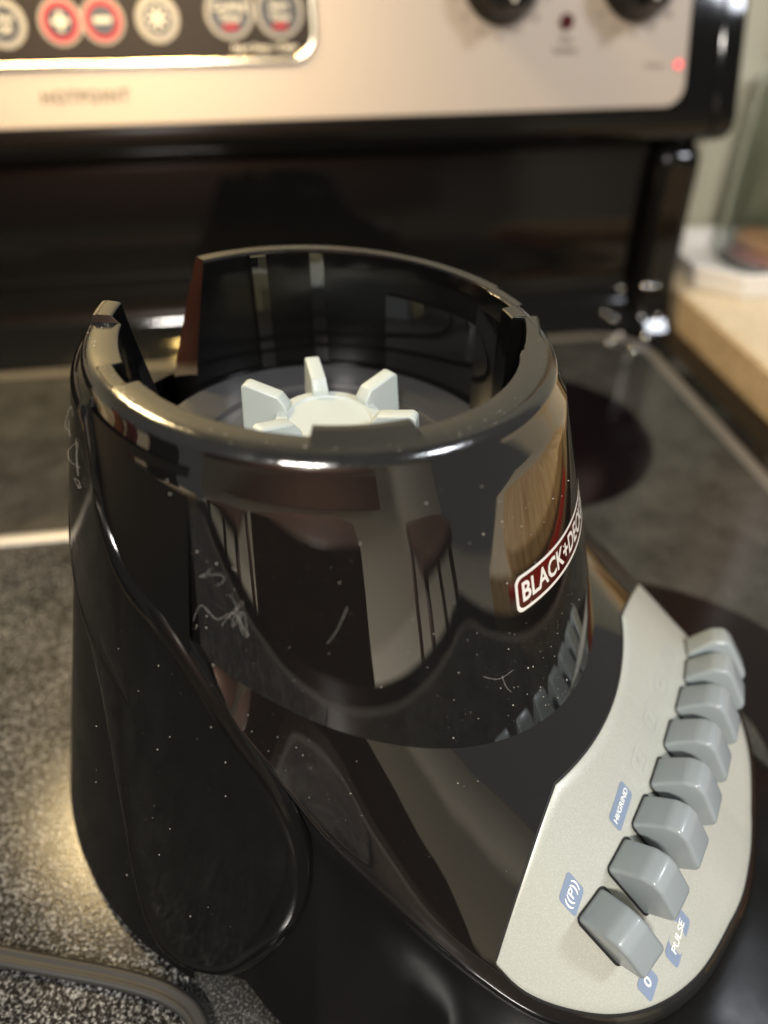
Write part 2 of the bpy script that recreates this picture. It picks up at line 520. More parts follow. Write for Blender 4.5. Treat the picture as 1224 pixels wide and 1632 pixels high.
# --- apron: flares from the collar seam to the lower edge
ths = np.concatenate([np.linspace(-85, -60, 40)[:-1], np.linspace(-60, 60, 110), np.linspace(60, 85, 40)[1:]])
V = []; NR = 0
for t in ths:
    c, s_ = math.cos(t * DEG), math.sin(t * DEG)
    u, v, zs = seam_pt(t); rs = math.hypot(u, v); ro, zo = k_out(t)
    w_ = max(0.0, (abs(t) - 76) / 9) ** 2
    ro = ro + (rs - .003 - ro) * min(1, w_)
    rows = [(rs - .0035, loft_z(t, rs - .0035)), (rs - .0010, loft_z(t, rs - .0010))]
    for q in np.linspace(.02, .965, 15): rows.append((rs + (ro - rs) * q, loft_z(t, rs + (ro - rs) * q)))
    sl = (zs - zo) / max(ro - rs, .001)
    for a in (.25, .5, .75, 1.0):                             # rounded lower lip
        rows.append((ro - .0012 + .0012 * math.sin(a * math.pi / 2) + .0002, zo + .0008 - .0024 * (1 - math.cos(a * math.pi / 2)) - .0006 * a))
    rows.append((ro - .0010, zo - .0034)); rows.append((ro - .0035, zo - .0036))
    NR = len(rows)
    for r_, z in rows: V.append(W(r_ * c, r_ * s_, z))
F = []
for j in range(len(ths) - 1):
    for i in range(NR - 1): F.append((j * NR + i, (j + 1) * NR + i, (j + 1) * NR + i + 1, j * NR + i + 1))
mesh('apron', V, F, M['shell'], base, sharp=60)

# --- lower shell below the apron
V = []; NR = 0
for t in ths:
    c, s_ = math.cos(t * DEG), math.sin(t * DEG)
    ro, zo = k_out(t)
    rows = [(ro - .004, zo - .003), (ro - .0012, zo - .0037), (ro - .0006, zo - .0046)]
    for q in np.linspace(.08, 1, 8): rows.append((ro - .0006 + max(.004, min(1, (abs(t) - 30) / 20) * (.1185 - .016 * max(0, min(1, (abs(t) - 64) / 14)) - ro)) * q ** 1.5, (zo - .0046) * (1 - q) + .0032 * q))
    rows.append((ro - .012, .0026))
    NR = len(rows)
    for r_, z in rows: V.append(W(r_ * c, r_ * s_, z))
F = []
for j in range(len(ths) - 1):
    for i in range(NR - 1): F.append((j * NR + i, (j + 1) * NR + i, (j + 1) * NR + i + 1, j * NR + i + 1))
mesh('lower_shell', V, F, M['lower'], base, sharp=60)

# --- back shell: flared cone behind the collar, open where the handle slot is
V = []; tcols = np.linspace(86, 274, 95); zs_ = np.concatenate([np.linspace(.0025, .128, 14), np.linspace(.136, .172, 6)])
for zz in zs_:
    for t in tcols:
        r_ = r_cone(zz) - .0016; V.append(WL(r_ * math.cos(t * DEG), r_ * math.sin(t * DEG), max(zz, .0) if zz > .01 else zz))
F = []
ncl = len(tcols)
for i in range(len(zs_) - 1):
    for j in range(ncl - 1):
        h = 23 - 11 * min(1, (ZT - zs_[i]) / .04)
        if zs_[i] >= .134 and 180 - h - 1 < tcols[j] < 181 + h: continue
        F.append((i * ncl + j, i * ncl + j + 1, (i + 1) * ncl + j + 1, (i + 1) * ncl + j))
mesh('back_shell', V, F, M['lower'], base, sharp=None)

# --- the raised side pads
PADB = [(119.0, .1740), (115.2, .165), (111.9, .154), (106.6, .1445), (100.4, .1380), (93.5, .1340), (88.3, .1285), (83.6, .1215), (78.6, .1130),
        (74.6, .1045), (71, .0965), (67.0, .0835), (64.6, .0697), (64.8, .0545), (66.9, .041), (71.4, .0262), (77.5, .0135), (82.5, .0078),
        (89, .0048), (94.0, .0085), (98.4, .026), (101.4, .047), (105.2, .0675), (109.3, .085), (113.2, .0985), (119, .111), (131, .122),
        (145, .134), (156, .150), (156.5, .174), (137, .1745)]
def side_pad(sign):
    C = np.array((99.0, .098))
    B = np.array(PADB + PADB[:1])
    # dense closed boundary through the points
    Pn = np.array(PADB); m = len(Pn); bd = []
    for i in range(m):
        p0, p1, p2, p3 = Pn[i - 1], Pn[i], Pn[(i + 1) % m], Pn[(i + 2) % m]
        for t in np.linspace(0, 1, 6)[:-1]:
            a = .5 * ((2 * p1) + (-p0 + p2) * t + (2 * p0 - 5 * p1 + 4 * p2 - p3) * t * t + (-p0 + 3 * p1 - 3 * p2 + p3) * t ** 3)
            l = p1 + (p2 - p1) * t
            sharp_ = i in (26, 27, 28, 29, 30, 0, m - 1)
            bd.append(l if sharp_ else a)
    bd = np.array(bd); nb = len(bd)
    rad = .0055
    fr = [0, .15, .3, .45, .6, .72, .82, .88, .92, .945, .965, .98, .99, .997, 1.0]
    V = []
    for q in fr:
        for p in bd:
            d = p - C
            L = math.hypot(d[0] * .0015, d[1])            # metres from the middle
            e = (1 - q) * L
            tt, zz = C + d * q
            drop = 0 if e >= rad else rad * (1 - math.sqrt(max(0, 1 - (1 - e / rad) ** 2)))
            r_ = r_cone(zz) - drop * .75
            V.append(WL(r_ * math.cos(tt * DEG), sign * r_ * math.sin(tt * DEG), max(zz, .0045)))
    for p in bd:                                          # skirt back into the body
        tt, zz = p
        r_ = r_cone(zz) - (.026 if zz < .11 else max(.0035, .026 - (zz - .11) * 1.5))
        V.append(WL(r_ * math.cos(tt * DEG), sign * r_ * math.sin(tt * DEG), max(zz, .0045)))
    if sign < 0:
        V = [(x, y, z) for x, y, z in V]
    F = grid_faces(len(fr) + 1, nb, True)
    return mesh('side_pad', V, F, M['pad'], base, sharp=55)
side_pad(1); side_pad(-1)

# --- control panel
TA = 40.1; TAF = -41.5
def pan_in(t):
    c = math.cos(t * DEG)
    r = .0985 if abs(t) < 21.6 else .0916 / c
    return max(r, .0985 - .0 * abs(t)) if abs(t) < 21.6 else r
def pan_out(t):
    return k_out(t)[0] - .0030
def panel_mesh(name, grow, lift, m, skirt):
    tt = [t for t in np.linspace(TAF, TA, 120) if pan_out(t) - pan_in(t) > .0012]
    tt = sorted(set(tt) | {-21.6, 21.6})
    V = []; NR = 0
    for t in tt:
        c, s_ = math.cos(t * DEG), math.sin(t * DEG)
        a, o_ = pan_in(t) - grow, pan_out(t) + grow
        # round the two outer corners
        for end in (tt[0], tt[-1]):
            d = abs(t - end)
            if d < 3.2:
                k = .0030 * (1 - math.sqrt(max(0, 1 - (1 - d / 3.2) ** 2)))
                o_ -= k * .9
        o_ = max(o_, a + .0003)
        rows = [(a - .0002, -skirt), (a, lift * .5), (a + .0004, lift)]
        for q in np.linspace(.06, .94, 12): rows.append((a + (o_ - a) * q, lift))
        rows += [(o_ - .0004, lift), (o_, lift * .5), (o_ + .0002, -skirt)]
        NR = len(rows)
        for r_, dz in rows: V.append(W(r_ * c, r_ * s_, loft_z(t, r_) + dz))
    F = []
    for j in range(len(tt) - 1):
        for i in range(NR - 1): F.append((j * NR + i, (j + 1) * NR + i, (j + 1) * NR + i + 1, j * NR + i + 1))
    F += [tuple(range(NR)), tuple((len(tt) - 1) * NR + i for i in range(NR))]
    return mesh(name, V, F, m, base, sharp=50)
panel_mesh('panel_gasket', .0007, .0002, M['gasket'], .002)
panel = panel_mesh('control_panel', 0, .0008, M['panel'], .002)

def pan_frame(u, v):
    """Point and tangent axes (down the slope, along the row) of the panel surface."""
    e = .0005
    p = Vector(W(u, v, loft_uv(u, v)))
    pu = Vector(W(u + e, v, loft_uv(u + e, v))) - Vector(W(u - e, v, loft_uv(u - e, v)))
    pv = Vector(W(u, v + e, loft_uv(u, v + e))) - Vector(W(u, v - e, loft_uv(u, v - e)))
    nrm = pu.cross(pv).normalized()
    if nrm.z < 0: nrm = -nrm
    return p, pu.normalized(), pv.normalized(), nrm

# push buttons
BTN = [(109.2, 50.2), (111.9, 35.6), (114.1, 20.3), (115.4, 5.4), (115.9, -11.6), (116.4, -28.2), (116.2, -44.0), (114.6, -58.5)]
BW = .0057
for k, (bu, bv) in enumerate(BTN):
    p, tu, tv, nn = pan_frame(bu / 1e3 + .008, bv / 1e3)
    o0, _, _, _ = pan_frame(bu / 1e3, bv / 1e3)
    sd = (tu - tv * tu.dot(tv)).normalized() if False else tu
    side = nn.cross(sd).normalized()
    if side.dot(tv) < 0: side = -side
    # side outline: (along slope, out of panel)
    sec = [(0.0, -.003), (-.0004, .004), (.0006, .0118), (.0030, .0152), (.0064, .0155), (.0178, .0122), (.0196, .0104), (.0188, -.003)]
    ns = len(sec); v = []
    for sg in (-1, 1):
        for a, h in sec:
            wv = BW * (1 - .10 * max(0, h) / .014)
            v.append(o0 + sd * a + nn * h + side * (wv * sg))
    f = [tuple(range(ns)), tuple(range(2 * ns - 1, ns - 1, -1))] + [(i, (i + 1) % ns, ns + (i + 1) % ns, ns + i) for i in range(ns)]
    o = mesh('push_button', v, f, M['button'], base, sharp=None)
    m_ = o.modifiers.new('bevel', 'BEVEL'); m_.width = .0021; m_.segments = 4; m_.limit_method = 'ANGLE'; m_.angle_limit = math.radians(18)
    # dark slot round the button foot
    v = []
    for dx, dy in rounded_rect(.0205, 2 * BW + .0014, .002, 3):
        v.append(o0 + sd * (.0095 + dx) + side * dy + nn * .00105)
    mesh('button_slot', v, [tuple(range(len(v)))], M['gasket'], panel, smooth=False)

# printed badges on the panel
def on_panel(geo, cu, cv, rot, lift, name, m):
    p, tu, tv, nn = pan_frame(cu, cv)
    ax = (-tv); ay = (-tu)                      # reading direction runs along the row, top towards the collar
    ca, sa = math.cos(rot), math.sin(rot)
    v = []
    for q in geo[0]:
        x, y = q[0] * ca - q[1] * sa, q[0] * sa + q[1] * ca
        pos = p + ax * x + ay * y
        uu = pos.x * EU[0] + pos.y * EU[1]; vv = pos.x * EV[0] + pos.y * EV[1]
        v.append(W(uu, vv, loft_uv(uu, vv) + lift))
    return mesh(name, v, geo[1], m, panel, smooth=False)
def badge(cu, cv, w, h, text, size, rot=0.0, fill=True, bold=.015):
    w *= .9; h *= .9; size *= .88
    rr_ = rounded_rect(w, h, .0012, 4)
    if fill: on_panel((rr_, [tuple(range(len(rr_)))]), cu, cv, rot, .00105, 'badge', M['ink_blue'])
    else: on_panel(ring_geo(rr_, rounded_rect(w - .0008, h - .0008, .0009, 4)), cu, cv, rot, .00105, 'badge', M['ink_faint'])
    if text: on_panel(text_geo(text, size, bold), cu, cv, rot, .00125, 'badge_lettering', M['ink_pale'] if fill else M['ink_faint'])
badge(.1044, .0523, .0088, .0088, '((P))', .0046)
badge(.1308, .0530, .0078, .0080, '0', .0052)
badge(.1355, .0380, .0155, .0075, 'PULSE', .0040)
badge(.1096, .0243, .0140, .0068, 'HI/GRIND', .0029)
badge(.1108, .0075, .0085, .0070, '6', .0042, fill=False, bold=0)
badge(.1105, -.0095, .0085, .0070, '5', .0042, fill=False, bold=0)
badge(.1105, -.0260, .0085, .0070, '4', .0042, fill=False, bold=0)
badge(.1100, -.0420, .0085, .0070, '3', .0042, fill=False, bold=0)

# --- brand badge printed round the collar front
def on_collar(geo, name, m, tc, zc, lift):
    v = []
    for q in geo[0]:
        zz = zc + q[1]; th = tc * DEG - q[0] / .0755
        r_ = r_col(th, zz) + lift
        v.append(WL(r_ * math.cos(th), r_ * math.sin(th), zz))
    return mesh(name, v, geo[1], m, base, smooth=False)
def dense(rr_, n=14):
    out = []
    for i in range(len(rr_)):
        a, c = rr_[i], rr_[(i + 1) % len(rr_)]
        k = max(1, int(math.hypot(c[0] - a[0], c[1] - a[1]) / .0012))
        for j in range(k): out.append((a[0] + (c[0] - a[0]) * j / k, a[1] + (c[1] - a[1]) * j / k))
    return out
def frame_geo(w, h, r, t):
    o_ = dense(rounded_rect(w, h, r, 6)); 
    inn = [(x * (1 - 2 * t / w), y * (1 - 2 * t / h)) for x, y in o_]
    return ring_geo(o_, inn)
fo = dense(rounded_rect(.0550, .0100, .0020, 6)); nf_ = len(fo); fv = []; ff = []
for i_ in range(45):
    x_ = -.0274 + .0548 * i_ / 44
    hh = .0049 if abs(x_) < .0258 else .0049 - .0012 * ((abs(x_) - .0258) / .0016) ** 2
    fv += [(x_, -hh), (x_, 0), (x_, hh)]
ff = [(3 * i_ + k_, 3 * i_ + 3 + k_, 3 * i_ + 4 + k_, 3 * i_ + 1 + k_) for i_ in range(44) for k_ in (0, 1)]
on_collar((fv, ff), 'badge_red_reflection', M['badge_mirror_red'], .3, .1352, .00006)  # red reflection painted as the badge fill
on_collar(frame_geo(.0555, .0105, .0022, .0009), 'badge_frame', M['white_ink'], .3, .1352, .00012)
tg = text_geo('BLACK+DECKER', .0078, .022, spacing=1.02)
xs_ = [q[0] for q in tg[0]]; sc_ = .0505 / (max(xs_) - min(xs_)); xm_ = (max(xs_) + min(xs_)) / 2
tg = ([((q[0] - xm_) * sc_, q[1] * 1.0, 0) for q in tg[0]], tg[1])
on_collar(tg, 'badge_lettering', M['white_ink'], .3, .1350, .00012)

# ------------------------------------------------------------------ the kitchen range
YAW = math.radians(8.1)
rng_root = empty('kitchen_range', (CAM[0], CAM[1], 0), YAW, label='black electric range with speckled glass cooktop and pale control plate on its backguard', cat='range')
R_ = rng_root
def rp(x, y, z=0):
    return (CAM[0] + x * math.cos(YAW) - y * math.sin(YAW), CAM[1] + x * math.sin(YAW) + y * math.cos(YAW), z)
XR, YB = .272, .5285
def slab(name, outline, z0, z1, m, par, bev=0, **kw):
    n = len(outline)
    v = [(x, y, z0) for x, y in outline] + [(x, y, z1) for x, y in outline]
    f = [tuple(range(n - 1, -1, -1)), tuple(range(n, 2 * n))] + [(i, (i + 1) % n, n + (i + 1) % n, n + i) for i in range(n)]
    o = mesh(name, v, f, m, par, smooth=bool(bev), **kw)
    if bev: bevel(o, bev)
    return o
def rrect(x0, x1, y0, y1, r, n=8):
    return [((x0 + x1) / 2 + x, (y0 + y1) / 2 + y) for x, y in rounded_rect(x1 - x0, y1 - y0, r, n)]
GX0, GY0 = -.45, -.10
slab('glass_cooktop', rrect(GX0, XR, GY0, YB, .030), -.006, 0.0, M['glass'], R_)
# ground edge of the glass
o_ = rrect(GX0 - .012, XR + .012, GY0 - .012, YB + .0165, .044, 12); i_ = rrect(GX0, XR, GY0, YB, .030, 12)
n_ = len(o_)
V = [(x, y, -.0032) for x, y in o_] + [(x, y, .0006) for x, y in [((a[0] * .5 + b_[0] * .5), (a[1] * .5 + b_[1] * .5)) for a, b_ in zip(o_, i_)]] + [(x, y, .0002) for x, y in i_]
F = [(i, (i + 1) % n_, n_ + (i + 1) % n_, n_ + i) for i in range(n_)] + [(n_ + i, n_ + (i + 1) % n_, 2 * n_ + (i + 1) % n_, 2 * n_ + i) for i in range(n_)]
mesh('glass_edge', V, F, M['trim'], R_, sharp=None)
box('enamel_frame', GX0 - .05, .3195, GY0 - .05, .600, -.060, -.004, M['enamel'], R_, .003)
def disc(name, cx, cy, r0, r1, z, m, par, n=72):
    # world position to range coordinates
    dx, dy = cx - CAM[0], cy - CAM[1]
    lx, ly = dx * math.cos(YAW) + dy * math.sin(YAW), -dx * math.sin(YAW) + dy * math.cos(YAW)
    v = []
    for r_ in (r0, r1):
        for k in range(n):
            a = 2 * math.pi * k / n; v.append((lx + r_ * math.cos(a), ly + r_ * math.sin(a), z))
    return mesh(name, v, grid_faces(2, n, True), m, par, smooth=False)
disc('burner_zone', .106, .224, .0005, .081, .0004, M['burner'], R_)
disc('burner_zone', .121, -.012, .050, .100, .0004, M['burner'], R_)

# backguard: one profile drawn along the range
PR = [(.520, -.030), (.5445, -.0045), (.5500, -.0008), (.5560, .0034), (.5625, .0085), (.5680, .0145), (.5725, .0220), (.5755, .0315), (.577, .045), (.579, .122),
      (.577, .1285), (.571, .1315), (.566, .1335), (.5625, .137), (.561, .142), (.5612, .149), (.5635, .155), (.606, .297), (.612, .303), (.66, .305), (.66, -.03)]
def extrude(name, prof, x0, x1, m, par, **kw):
    n = len(prof)
    v = [(x0, y, z) for y, z in prof] + [(x1, y, z) for y, z in prof]
    f = [tuple(range(n)), tuple(range(2 * n - 1, n - 1, -1))] + [(i, (i + 1) % n, n + (i + 1) % n, n + i) for i in range(n)]
    return mesh(name, v, f, m, par, **kw)
NECK = [p for p in PR if p[1] < .1290] + [(.66, .129)] 
bgd = extrude('backguard', PR[:10] + [(.585, .136), (.66, .136), (.66, -.03)], -.62, .283, M['enamel'], R_, sharp=50)
# end pillars, proud of the recessed middle
PIL = [(.520, -.030), (.541, -.004), (.547, .002), (.552, .010), (.556, .022), (.558, .040), (.561, .126), (.585, .136), (.66, .136), (.66, -.03)]
bevel(extrude('end_pillar', PIL, .2835, .3175, M['enamel'], R_, sharp=50), .009, 5, 40)
HOU = PR[10:19] + [(.66, .305), (.66, .1310)]
HOU = [(.60, .1295)] + PR[10:20] + [(.655, .1295)]
extrude('control_housing', HOU, -.62, .3160, M['enamel'], R_, sharp=50)
CAP = [(y + (.003 if y < .62 else 0), z) for y, z in HOU]
bevel(extrude('end_cap', CAP, .3168, .3370, M['enamel'], R_, sharp=50), .004, 3, 40)

V = [(.604, .2975), (.6035, .3005), (.606, .3035), (.610, .3042), (.612, .302)]
extrude('glint_strip', V, -.62, .3150, M['chrome'], R_, sharp=None)  # unseen bright strip added to catch the hood light
# control plate on the leaning face
P0 = Vector((0, .5632, .155)); UP = Vector((0, .0425, .142)).normalized(); NF = Vector((0, -UP.z, UP.y))
def fz(z):                                    # distance up the face for a height
    return (z - P0.z) / UP.z
def face_pt(x, s_, lift):
    return Vector((x, 0, 0)) + P0 + UP * s_ + NF * lift
def face_slab(name, outline, l0, l1, m, par, bev=0, **kw):
    n = len(outline)
    v = [face_pt(x, y, l0) for x, y in outline] + [face_pt(x, y, l1) for x, y in outline]
    f = [tuple(range(n - 1, -1, -1)), tuple(range(n, 2 * n))] + [(i, (i + 1) % n, n + (i + 1) % n, n + i) for i in range(n)]
    o = mesh(name, v, f, m, par, smooth=bool(bev), **kw)
    if bev: bevel(o, bev, 2)
    return o
def face_geo(name, geo, cx, cs, lift, m, par):
    return mesh(name, [face_pt(cx + q[0], cs + q[1], lift) for q in geo[0]], geo[1], m, par, smooth=False)
plate = face_slab('control_plate', rrect(-.60, .2925, .0012, .128, .014), 0, .0016, M['plate'], R_, .0006)
sO = fz(.1905)
film = face_slab('display_film', rrect(-.40, .036, sO, .130, .014), .0014, .0026, M['overlay'], R_)
tr_o = rrect(-.404, .0405, sO - .0045, .1345, .0175, 10); tr_i = rrect(-.40, .036, sO, .130, .014, 10)
n_ = len(tr_o)
V = [face_pt(x, y, .0014) for x, y in tr_o] + [face_pt(a[0] * .5 + c[0] * .5, a[1] * .5 + c[1] * .5, .0040) for a, c in zip(tr_o, tr_i)] + [face_pt(x, y, .0026) for x, y in tr_i]
F = [(i, (i + 1) % n_, n_ + (i + 1) % n_, n_ + i) for i in range(n_)] + [(n_ + i, n_ + (i + 1) % n_, 2 * n_ + (i + 1) % n_, 2 * n_ + i) for i in range(n_)]
mesh('display_trim', V, F, M['chrome'], R_, sharp=None)

def circ(r_, n=36): return [(r_ * math.cos(2 * math.pi * k / n), r_ * math.sin(2 * math.pi * k / n)) for k in range(n)]
def key(cx, cs, r0, ringmat, text, size, par, r_face=.62, m_txt='key_white'):
    k_ = face_slab('touch_key', [(cx + x, cs + y) for x, y in circ(r0)], .0024, .0032, M['grey_ring'], par)
    if ringmat: face_slab('key_ring', [(cx + x, cs + y) for x, y in circ(r0 * .86)], .0030, .0035, M[ringmat], k_)
    face_slab('key_face', [(cx + x, cs + y) for x, y in circ(r0 * r_face)], .0033, .0038, M['key_dark'], k_)
    for i, (tx, dx, dy, sz) in enumerate(text):
        face_geo('key_print', text_geo(tx, sz, .02), cx + dx, cs + dy, .0041, M[m_txt], k_)
    return k_
yk = fz(.2115)
key(-.1500, yk - .0005, .0132, None, [('Clear', 0, .0028, .0062), ('Off', 0, -.0034, .0062)], .006, R_, .72)
key(-.1165, yk, .0130, 'red_ring', [], 0, R_)
key(-.0915, yk + .0003, .0130, 'red_ring', [], 0, R_)
def bar(cx, cs, w, h, par, m='key_white', lift=.0042):
    face_slab('key_print', [(cx + x, cs + y) for x, y in rounded_rect(w, h, min(w, h) * .4, 4)], .0036, lift, M[m], par)
kp = [o for o in R_.children if o.name.startswith('touch_key')]
bar(-.1165, yk, .0022 * 1.3, .0105, kp[1]); bar(-.1165, yk, .0105, .0028, kp[1], lift=.0043)
bar(-.0915, yk + .0003, .0108, .0030, kp[2])
k3 = key(-.0585, yk + .0006, .0132, None, [], 0, R_, .66)
for q in range(8):
    a = q * math.pi / 4
    pts_ = [(-.0006, .0026), (.0006, .0026), (.0011, .0066), (-.0011, .0066)]
    face_slab('key_print', [(-.0585 + x * math.cos(a) - y * math.sin(a), yk + .0006 + x * math.sin(a) + y * math.cos(a)) for x, y in pts_], .0036, .0041, M['key_white'], k3)
face_slab('key_print', [(-.0585 + x, yk + .0006 + y) for x, y in circ(.0024, 16)], .0036, .0041, M['key_white'], k3)
for cx in (-.0142, .0168):
    kq = face_slab('touch_key', [(cx + x, yk + .0035 + y) for x, y in circ(.0150)], .0024, .0032, M['grey_ring'], R_)
    face_slab('key_face', [(cx + x, yk + .0035 + y) for x, y in circ(.0125)], .0030, .0036, M['key_dark'], kq)
    bar(cx, yk - .0050, .0095, .0030, kq, 'red_ring')
    for tx, dy in (('Cooking' if cx < 0 else 'Start', .0062), ('Time', .0000)):
        face_geo('key_print', text_geo(tx, .0060, .03), cx, yk + dy, .0041, M['key_white'], kq)
face_geo('film_lettering', text_geo('Start Stop / Clear', .0058, .03), .0060, sO + .0055, .0032, M['key_white'], R_)
face_geo('plate_lettering', text_geo('HOTPOINT', .0098, .012, spacing=1.12), -.1095, fz(.1722), .0022, M['print_grey'], R_)

# burner knobs, lamps and their printing
def knob(cx, s_):
    k_ = None
    prof = [(.0262, .0016), (.0262, .004), (.0240, .008), (.0225, .020), (.0215, .0225), (.0, .0232)]
    v = []; n = 40
    for r_, l in prof:
        for k in range(n):
            a = 2 * math.pi * k / n; v.append(face_pt(cx + r_ * math.cos(a), s_ + r_ * math.sin(a), l))
    o = mesh('burner_knob', v, grid_faces(len(prof), n, True), M['knob'], R_, sharp=35)
    face_slab('knob_grip', [(cx + x, s_ + y) for x, y in rounded_rect(.0085, .043, .003, 4)], .021, .031, M['knob'], o, .0012)
    face_slab('knob_pointer', [(cx + x, s_ - .0175 + y) for x, y in circ(.0017, 14)], .0305, .0316, M['key_white'], o)
    for q, tx in enumerate(('9', '8', '7', '6', '5', '4', '3')):
        a = math.radians(-20 - q * 24)
        face_geo('knob_number', text_geo(tx, .0060), cx + .0325 * math.cos(a), s_ + .0325 * math.sin(a), .0022, M['print_soft'], o)
sK = fz(.2300)
knob(.1610, sK); knob(.2535, sK)
il = face_slab('indicator_lamp', [(.2052 + x, fz(.2062) + y) for x, y in circ(.0046, 24)], .0014, .0040, M['lens'], R_, .0008)
face_geo('plate_lettering', text_geo('Hot', .0058, .01), .2052, fz(.1965), .0022, M['print_soft'], R_)
face_geo('plate_lettering', text_geo('Surface', .0058, .01), .2052, fz(.1905), .0022, M['print_soft'], R_)
face_slab('indicator_light', [(.2860 + x, fz(.1806) + y) for x, y in circ(.0026, 18)], .0014, .0030, M['led'], R_)
face_geo('plate_lettering', text_geo('Front -', .0055, .0), .2700, fz(.1806), .0022, M['print_soft'], R_)

# ------------------------------------------------------------------ speckled board lying on the left of the cooktop
sb = empty('glass_board', rp(-.16, .12, .0006), YAW, label='speckled glass board with pale metal edge lying under the cord at left', cat='glass board')
BX0, BX1, BY0, BY1 = -.27, .112, -.215, .2220
slab('board_surface', rrect(BX0, BX1, BY0, BY1 - .0085, .003), 0, .0021, M['granite'], sb)
V = []
for x_ in (BX0, BX1 - .006):                            # pale metal strip along the back edge
    V += [(x_, BY1 - f_, z_) for f_, z_ in ((0, 0), (0, .0026), (.0016, .0036), (.0050, .0037), (.0078, .0030), (.0088, .0022), (.0088, 0))]
mesh('board_edge', V, [(i, i + 1, 7 + i + 1, 7 + i) for i in range(6)] + [tuple(range(7)), tuple(range(13, 6, -1))], M['board_trim'], sb, sharp=40)

# ------------------------------------------------------------------ counter, wall, tray and jar (right)
ctr = box('countertop', .3255, 1.10, -.03, .66, -.020, .0205, M['counter'], None, .0012, kind='structure')
ctr.location = rp(0, 0); ctr.rotation_euler = (0, 0, YAW)
e_ = box('edge_band', .3225, .3252, -.03, .66, -.020, .0195, M['counter_edge'], ctr)
ctl = box('countertop', -1.30, -.515, -.12, .66, -.020, .0205, M['counter'], None, .0012, kind='structure')
ctl.location = rp(0, 0); ctl.rotation_euler = (0, 0, YAW)
box('edge_band', -.5145, -.512, -.12, .66, -.020, .0195, M['counter_edge'], ctl)
wl = box('wall', -1.6, 1.6, .662, .72, -.9, 1.6, M['wall'], None, kind='structure')
wl.location = rp(0, 0); wl.rotation_euler = (0, 0, YAW)

tray = empty('tray', rp(.415, .590, .0207), YAW, label='white ceramic tray with cut corners on the beige counter beside the range', cat='tray')
def octo(w, d, c): return [(-w, -d + c), (-w + c, -d), (w - c, -d), (w, -d + c), (w, d - c), (w - c, d), (-w + c, d), (-w, d - c)]
rows = [(octo(.078, .052, .026), 0), (octo(.084, .058, .028), .0205), (octo(.0815, .0555, .027), .0212), (octo(.079, .053, .0265), .0185), (octo(.074, .049, .025), .006)]
V = [(x, y, z) for oc, z in rows for x, y in oc]
F = grid_faces(len(rows), 8, True) + [tuple(range(7, -1, -1)), tuple(range(32, 40))]
bevel(mesh('tray_body', V, F, M['tray'], tray, sharp=30), .0016, 2, 15)

jar = empty('glass_jar', rp(.418, .598, .0270), YAW, label='clear glass jar holding a few orange and pink biscuits on the white tray', cat='jar')
lathe('jar_glass', [(.001, .0), (.040, .0), (.0425, .002), (.043, .006), (.043, .150), (.041, .150), (.041, .007), (.039, .005), (.001, .005)], M['jar'], jar, 64)
def biscuit(name, x, y, z, r_, h, m, tilt):
    o = lathe(name, [(.0, 0), (r_ * .9, .0), (r_, h * .3), (r_ * .95, h * .7), (r_ * .7, h), (.0, h * 1.05)], m, None, 28,
              label=None)
    o.location = (x, y, z); o.rotation_euler = tilt
    return o
bc = [('biscuit', 0.000, -.004, .0052, .034, .007, 'pink_biscuit', (0, 0, 0), 'pink biscuit at the bottom of the glass jar'),
      ('biscuit', -.004, .002, .0130, .027, .008, 'biscuit', (.10, .05, 0), 'orange biscuit on top of the pink one in the glass jar')]
jx, jy, jz = rp(.418, .598, .0270)
for nm, x, y, z, r_, h, m, tl, lb in bc:
    o = biscuit(nm, jx + x, jy + y, jz + z, r_, h, M[m], tl); o['label'] = lb; o['category'] = 'biscuit'

# ------------------------------------------------------------------ mirror-bright domes added as sparkles by the backguard pillar
SPARKLES = [(.2778, .5715, .0205, .0044), (.2910, .5565, .0285, .0044), (.2990, .5565, .0285, .0034), (.2621, .5610, .0060, .0036), (.2690, .5555, .0025, .0034),
         (.3020, .5490, .0050, .0040), (.2440, .5420, -.0030, .0032), (.2637, .5305, .0005, .0038), (.2515, .5184, .0002, .0034), (.2867, .5326, -.0040, .0036), (.2662, .5057, .0002, .0032)]
for dx_, dy_, dz_, dr_ in SPARKLES:
    dr_ *= .72
    o = lathe('sparkle_dome', [(dr_, 0), (dr_ * .97, dr_ * .3), (dr_ * .82, dr_ * .58), (dr_ * .55, dr_ * .80), (dr_ * .25, dr_ * .90), (.0001, dr_ * .92)], M['drop'], None, 20,  # metal dome added as a sparkle
              label='tiny mirror-bright dome added as a sparkle by the right end of the backguard', cat='sparkle dome', group='added sparkle domes by the backguard')
    o.location = rp(dx_, dy_, dz_)

# ------------------------------------------------------------------ power cord (part of the blender base)
def flat_cord(path, name):
    P = [Vector(p) for p in path]; V = []
    n = 28
    for i, p in enumerate(P):
        t = (P[min(i + 1, len(P) - 1)] - P[max(i - 1, 0)]); t.z = 0; t.normalize()
        a = Vector((-t.y, t.x, 0))
        for side_ in (1, -1):                               # two cores side by side with a groove between
            for k in range(n // 2):
                q = math.radians(-128 + 256 * k / (n // 2 - 1))
                V.append(p + a * (side_ * (.00155 + .0016 * math.cos(q))) + Vector((0, 0, .0045 + side_ * .0016 * math.sin(q))))
    return mesh(name, V, grid_faces(len(P), n, True), M['cord'], base, sharp=None)
cp_ = spline([(-.36, -.050, 0), (-.22, -.072, 0), (-.107, -.0912, 0), (-.065, -.0985, 0), (-.047, -.1045, 0), (-.0395, -.1125, 0), (-.037, -.122, 0), (-.028, -.131, 0), (-.010, -.128, 0), (.004, -.112, 0), (.008, -.095, 0)], 90)
flat_cord(cp_, 'power_cord')

